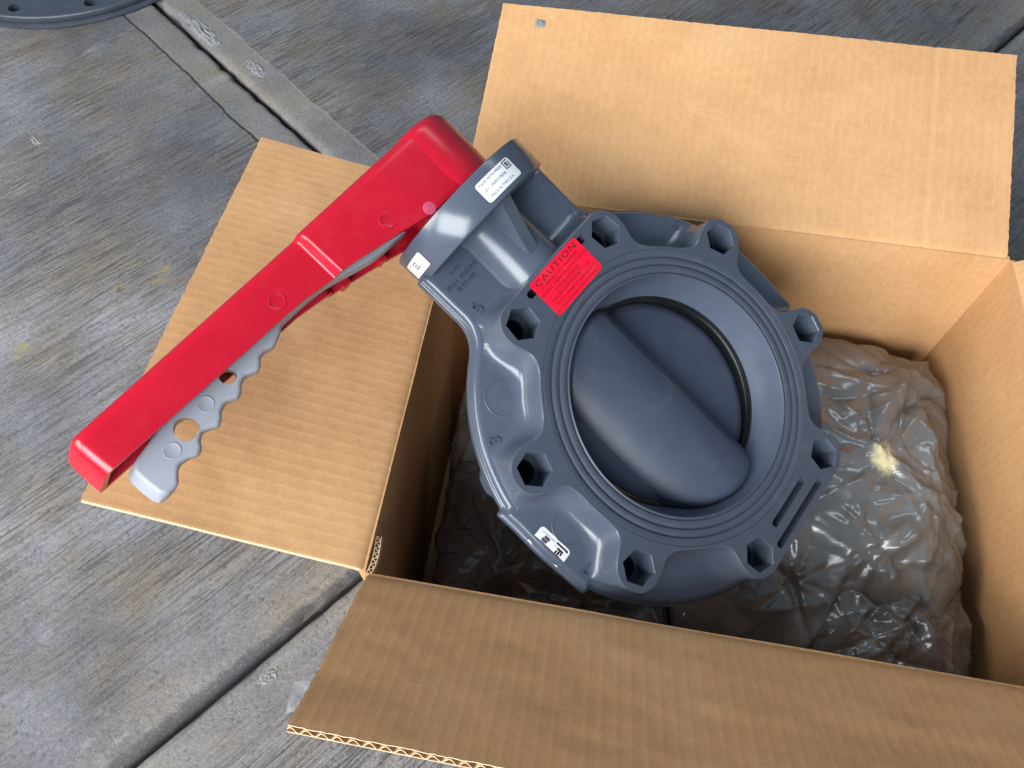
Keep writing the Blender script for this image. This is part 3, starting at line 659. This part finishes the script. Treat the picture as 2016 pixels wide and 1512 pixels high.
q = MB(); q.add([(u_ , v_, n_) for (u_, n_) in ((-266.5, -15.0), (-250.0, -15.0), (-250.0, -49.0), (-277.0, -49.0)) for v_ in (227.0, 243.0)], [(0, 2, 4, 6), (1, 7, 5, 3), (0, 1, 3, 2), (2, 3, 5, 4), (4, 5, 7, 6), (6, 7, 1, 0)]); q.build('end_web', RED, hnd, 30)
n0 = NF(-33); q = MB(); q.lathe([(4.4, n0 - 0.5), (4.2, n0 + 0.25), (3.6, n0 + 0.35)], (-34.2, 203.6), 30, cap1=True); o = q.build('plug', RED2, hnd, 40); o['label'] = 'scuffed pale pink plug at the foot of the lever'
bk = 2 * NC - NF(-80) + 4
for (u, v, w_) in ((-62, 207.5, 5), (-92, 212.5, 6)):
    q = MB(); q.box((u - w_ / 2, v - 3, bk - 1), (u + w_ / 2, v + 3.4, bk + 10)); q.build('peg', RED, hnd, 30)
# squeeze trigger
def trigger():
    low = [(-258.5, 191.8), (-252, 192.0), (-248.6, 195.2), (-243.6, 199.2), (-238.5, 198.6), (-233.2, 196.4), (-229, 198.2), (-226.6, 201.4), (-222.4, 203.6), (-218, 202.0), (-214, 200.2), (-210, 202.0), (-206.8, 205.0), (-202, 206.6), (-198, 205.2), (-194.8, 204.0), (-191, 205.4), (-188, 208.2), (-183.6, 209.9), (-179.6, 208.6), (-175.6, 207.2), (-172, 208.8), (-169.2, 211.6), (-164.9, 212.6), (-158, 211.2), (-150, 214.4), (-141.8, 217.4), (-110, 216), (-75, 208), (-45, 206)]
    up = [(-45, 236), (-110, 236), (-170, 233), (-225, 224), (-256, 217.8), (-260.4, 216.0), (-262.2, 212.5), (-262.6, 205), (-262.2, 196.5), (-261.0, 193.2)]
    # smooth the finger grips
    lo = []
    P = np.array(low); tt = np.linspace(0, len(P) - 1, len(P) * 5)
    for t in tt:
        i = int(min(max(math.floor(t), 0), len(P) - 2)); x = t - i
        p0, p1, p2, p3 = P[max(i - 1, 0)], P[i], P[i + 1], P[min(i + 2, len(P) - 1)]
        lo.append(tuple(0.5 * ((2 * p1) + (-p0 + p2) * x + (2 * p0 - 5 * p1 + 4 * p2 - p3) * x * x + (-p0 + 3 * p1 - 3 * p2 + p3) * x ** 3)))
    loop = np.array(lo + up); NFr, NBk, RB = -25.0, -39.5, 2.4
    def inset(P, d):
        a = np.roll(P, 1, 0); b = np.roll(P, -1, 0); t = b - a; t /= np.linalg.norm(t, axis=1)[:, None] + 1e-9
        return P + np.stack([-t[:, 1], t[:, 0]], -1) * d
    hl = [[(-227.2 + 7.0 * math.cos(t), 211.0 + 7.0 * math.sin(t)) for t in np.linspace(0, 2 * math.pi, 40, endpoint=False)],
          [(-190.6, 217.6)], ]
    hl = [hl[0], [(-190.3 + 5.0 * math.cos(t), 216.6 + 5.0 * math.sin(t)) for t in np.linspace(0, 2 * math.pi, 32, endpoint=False)]]
    q = MB(); R = []
    for a in np.linspace(0, math.pi / 2, 6): R.append([(p[0], p[1], NFr - RB * (1 - math.cos(math.pi / 2 - a)) if False else NFr - RB + RB * math.cos(a)) for p in inset(loop, RB * (1 - math.sin(a)))])
    for a in np.linspace(math.pi / 2, 0, 6): R.append([(p[0], p[1], NBk + RB - RB * math.cos(a)) for p in inset(loop, RB * (1 - math.sin(a)))])
    q.rings(R)
    for zz, ring in ((NFr, R[0]), (NBk, R[-1])):
        v, f = fill2d([(p[0], p[1]) for p in ring], hl); q.add([(p[0], p[1], zz) for p in v], f)
    for h_ in hl: q.rings([[(p[0], p[1], NFr) for p in h_], [(p[0], p[1], NBk) for p in h_]])
    q.v = [(p[0] + (p[2] - NFr) * 0.42 * min(1, max(0, (-238 - p[0]) / 22)), p[1], p[2]) for p in q.v]
    o = q.build('trigger', GREY, valve, 40)
    for (u, v) in ((-241.0, 207.6), (-210.3, 213.6)):
        q = MB(); q.lathe([(5.0, NFr - 0.3), (4.8, NFr + 0.3), (4.5, NFr + 0.4), (4.1, NFr + 0.25), (3.6, NFr + 0.03)], (u, v), 36, cap1=True); q.build('moulded_ring', GREY, o, 50)
trigger()
# labels
def rrect(x0, x1, y0, y1, r, n=6):
    P = []
    for cx, cy, a0 in ((x1 - r, y0 + r, -90), (x1 - r, y1 - r, 0), (x0 + r, y1 - r, 90), (x0 + r, y0 + r, 180)):
        P += [(cx + r * math.cos(math.radians(a0 + 90 * k / n)), cy + r * math.sin(math.radians(a0 + 90 * k / n))) for k in range(n + 1)]
    return P
def subdiv_fill(loop, step):
    """outline cut into strips along x so that it can be bent"""
    bm = bmesh.new(); bm.faces.new([bm.verts.new((p[0], p[1], 0)) for p in loop])
    xs = [p[0] for p in loop]; ys = [p[1] for p in loop]
    for ax, lo, hi in ((0, min(xs), max(xs)), (1, min(ys), max(ys))):
        x = lo + step
        while x < hi:
            co = (x, 0, 0) if ax == 0 else (0, x, 0); no = (1, 0, 0) if ax == 0 else (0, 1, 0)
            bmesh.ops.bisect_plane(bm, geom=bm.verts[:] + bm.edges[:] + bm.faces[:], plane_co=co, plane_no=no); x += step
    bm.verts.index_update(); v = [tuple(q.co) for q in bm.verts]; f = [tuple(x.index for x in q.verts) for q in bm.faces]; bm.free(); return v, f
def emblem(cx, cy, s):
    """square nested key-shaped emblem, list of rectangles (x0,x1,y0,y1)"""
    t = s * 0.125; h = s / 2; R = []
    R += [(-h, h, h - t, h), (-h, -h + t, -h, h - t), (-h + t, h, -h, -h + t), (h - t, h, -h + t, h - 2.2 * t)]
    a = h - 2 * t
    R += [(-a, a, a - t, a), (-a, -a + t, -a * 0.2, a - t), (-a + 0, a, -a, -a + t), (a - t, a, -a + t, a * 0.2), (-a * 0.30, a * 0.30, -t * 0.9, t * 0.9)]
    return [(cx + r[0], cx + r[1], cy + r[2], cy + r[3]) for r in R]
def place(fn, base, marks, labmat, name, label, under=0.22):
    """base outline, marks = list of (verts, faces, material)"""
    v, f = subdiv_fill(base, 1.5); q = MB(); q.add([fn(x, y, under) for x, y, _ in v], f)
    lab = q.build(name, labmat, valve, 60); lab['label'] = label
    bym = {}
    for vv, ff, mt in marks: bym.setdefault(mt.name, (MB(), mt))[0].add([fn(p[0], p[1], under + 0.07) for p in vv], ff)
    for k, (q, mt) in bym.items(): q.build('lettering', mt, lab, 0)
    return lab
def tx(s, x, y, size, mt, spacing=1.0, sx=1.0):
    v, f = text_mesh(s, size, 0, spacing, res=2); return ([(x + p[0] * sx, y + p[1]) for p in v], f, mt)
def rects(R, mt): return [([(a, c), (b, c), (b, d), (a, d)], [(0, 1, 2, 3)], mt) for a, b, c, d in R]
flat = lambda x, y, h: (x, y, h)
mk = [tx('CAUTION', 0.4, 121.3, 5.8, INK, 1.15, 1.5)]
for s, y, sz, dx in (('TO PREVENT DISC MOVEMENT,', 117.0, 2.9, 0), ('HANDLE, OPERATOR OR ACTUATOR', 113.6, 2.9, 0.4), ('MUST BE INSTALLED', 110.2, 2.9, 0.2), ('PARA PREVENIR MOVIMIENTO DEL', 106.4, 2.75, 0.4), ('DISCO LA MANIJA DE OPERADOR O', 102.9, 2.75, 0.2), ('ACTUADOR DEBE ESTAR INSTALADO', 99.5, 2.75, 0)):
    mk.append(tx(s, dx, y, sz, INK_RED, 1.0, 0.98))
mk += rects([(-13, 13.5, 108.25, 108.5)], INK_RED)
place(flat, rrect(-24.6, 25.2, 97.0, 125.4, 2.6), mk, LABEL_RED, 'caution_label', 'bright red CAUTION label stuck on the face of the valve')
RC = 57.52
def bend(x, y, h):
    a = x / RC; return ((RC + h) * math.sin(a), y, NC + (RC + h) * math.cos(a))
X0, X1 = -15.2 * math.pi / 180 * RC, 16.8 * math.pi / 180 * RC
mk = [tx('MADE WITH PRIDE', X0 + 12.6, 189.3, 2.55, INK_BLUE), tx('BY   FREDY PEÑA', X0 + 13.2, 184.6, 2.55, INK_BLUE), tx('MADE IN THE U.S.A.', X0 + 14.6, 180.0, 2.55, INK_BLUE)] + rects(emblem(X1 - 4.6, 188.0, 5.6), INK)
place(bend, rrect(X0, X1, 177.4, 191.6, 2.0), mk, LABEL_WHITE, 'maker_label', 'white printed label curved round the top flange', 0.1)
X0, X1 = -100 * math.pi / 180 * RC, -72.5 * math.pi / 180 * RC; xm = (X0 + X1) / 2
mk = rects([(xm - 1.6, xm + 3.2, 187.6, 188.2), (xm - 1.6, xm - 1.0, 183.4, 187.6), (xm - 1.0, xm + 4.4, 183.4, 184.0), (xm + 2.6, xm + 3.2, 184.0, 187.6), (xm + 0.4, xm + 1.4, 185.0, 186.6)], INK) + [tx('LOT', xm - 5.8, 188.4, 1.7, INK), tx('QC', xm + 7.2, 181.4, 1.9, INK)]
place(bend, rrect(X0, X1, 179.6, 190.6, 1.2), mk, LABEL_WHITE, 'inspection_label', 'small white inspection label at the end of the top flange', 0.1)
# round the rim of the web: y = along rim (v), x = distance from inner edge
rim_uv = [(-127.0, -24.0), (-134.6, -24.0), (-136.4, -24.6), (-137.8, -25.8), (-138.5, -27.6), (-138.9, -28.2), (-140.0, -28.9), (-140.6, -30.2), (-140.6, -36)]
rl = np.concatenate([[0], np.cumsum([math.dist(a, b) for a, b in zip(rim_uv[:-1], rim_uv[1:])])])
def rimfn(x, y, h):
    u = np.interp(x, rl, [p[0] for p in rim_uv]); n = np.interp(x, rl, [p[1] for p in rim_uv]); k = min(1, max(0, (x - 7) / 6))
    return (float(u) - h * k - (0.25 if x > 7 else 0), y, float(n) + h * (1 - 0.6 * k))
def turn(m):   # lettering turned so that it reads along the rim
    v, f, mt = m; return ([(-p[1], p[0]) for p in v], f, mt)
em = [turn(m) for m in rects(emblem(-6.0, -5.6, 10.0), INK)]
fl = [turn(m) for m in rects([(3.4, 7.8, -4.6, -2.6), (4.0, 8.6, -6.6, -4.8), (4.8, 7.8, -8.4, -6.8)], FLAGRED)]
txs = [turn(tx('MADE IN THE U.S.A.', 5.6, -1.7, 1.25, INK)), turn(tx('THERMOPLASTIC  VALVES', -1.0, -9.9, 1.5, INK_BLUE)), turn(tx('MADE WITH PRIDE IN THE U.S.A.', 0.0, -12.2, 1.3, INK_BLUE))]
place(lambda x, y, h: rimfn(x + 1.2, y, h), rrect(-0.8, 16.4, -12.6, 13.6, 2.6), em + fl + txs, LABEL_WHITE, 'logo_label', 'white square-logo label folded over the lower rim of the valve')

# ------------------------------------------------------------------ pipe flange in the far corner
pf = empty('pipe_flange', (-0.794, 1.017, 0)); tag(pf, 'dark grey round plastic pipe flange with bolt holes at the far left corner', 'pipe flange')
q = MB(); q.lathe([(120, 0.3), (237, 0.3), (239.4, 1.2), (240, 3.2), (239.2, 5.4), (237, 6.2), (120, 6.2)], n=180); q.build('lower_ring', DARKPVC, pf, 40)
q = MB()
outl = [(231 * math.cos(2 * math.pi * j / 180), 231 * math.sin(2 * math.pi * j / 180)) for j in range(180)]
hls = []
for k in range(12):
    a = math.radians(-58.6 + 30 * k); c = (212 * math.cos(a), 212 * math.sin(a)); hls.append([(c[0] + 10.5 * math.cos(t), c[1] + 10.5 * math.sin(t)) for t in np.linspace(0, 2 * math.pi, 28, endpoint=False)])
bore = [(110 * math.cos(2 * math.pi * j / 90), 110 * math.sin(2 * math.pi * j / 90)) for j in range(90)]
v, f = fill2d(outl, hls + [bore]); q.add([(p[0], p[1], 17) for p in v], f)
q.rings([[(p[0] * k_, p[1] * k_, z_) for p in outl] for k_, z_ in ((1.0, 17), (1.006, 16.6), (1.011, 15.4), (1.012, 13), (1.012, 9.0), (1.006, 7.0), (0.99, 6.4))])
for h_ in hls + [bore]: q.rings([[(p[0], p[1], 17) for p in h_], [(p[0], p[1], 6.4) for p in h_]])
q.build('upper_ring', DARKPVC, pf, 40)
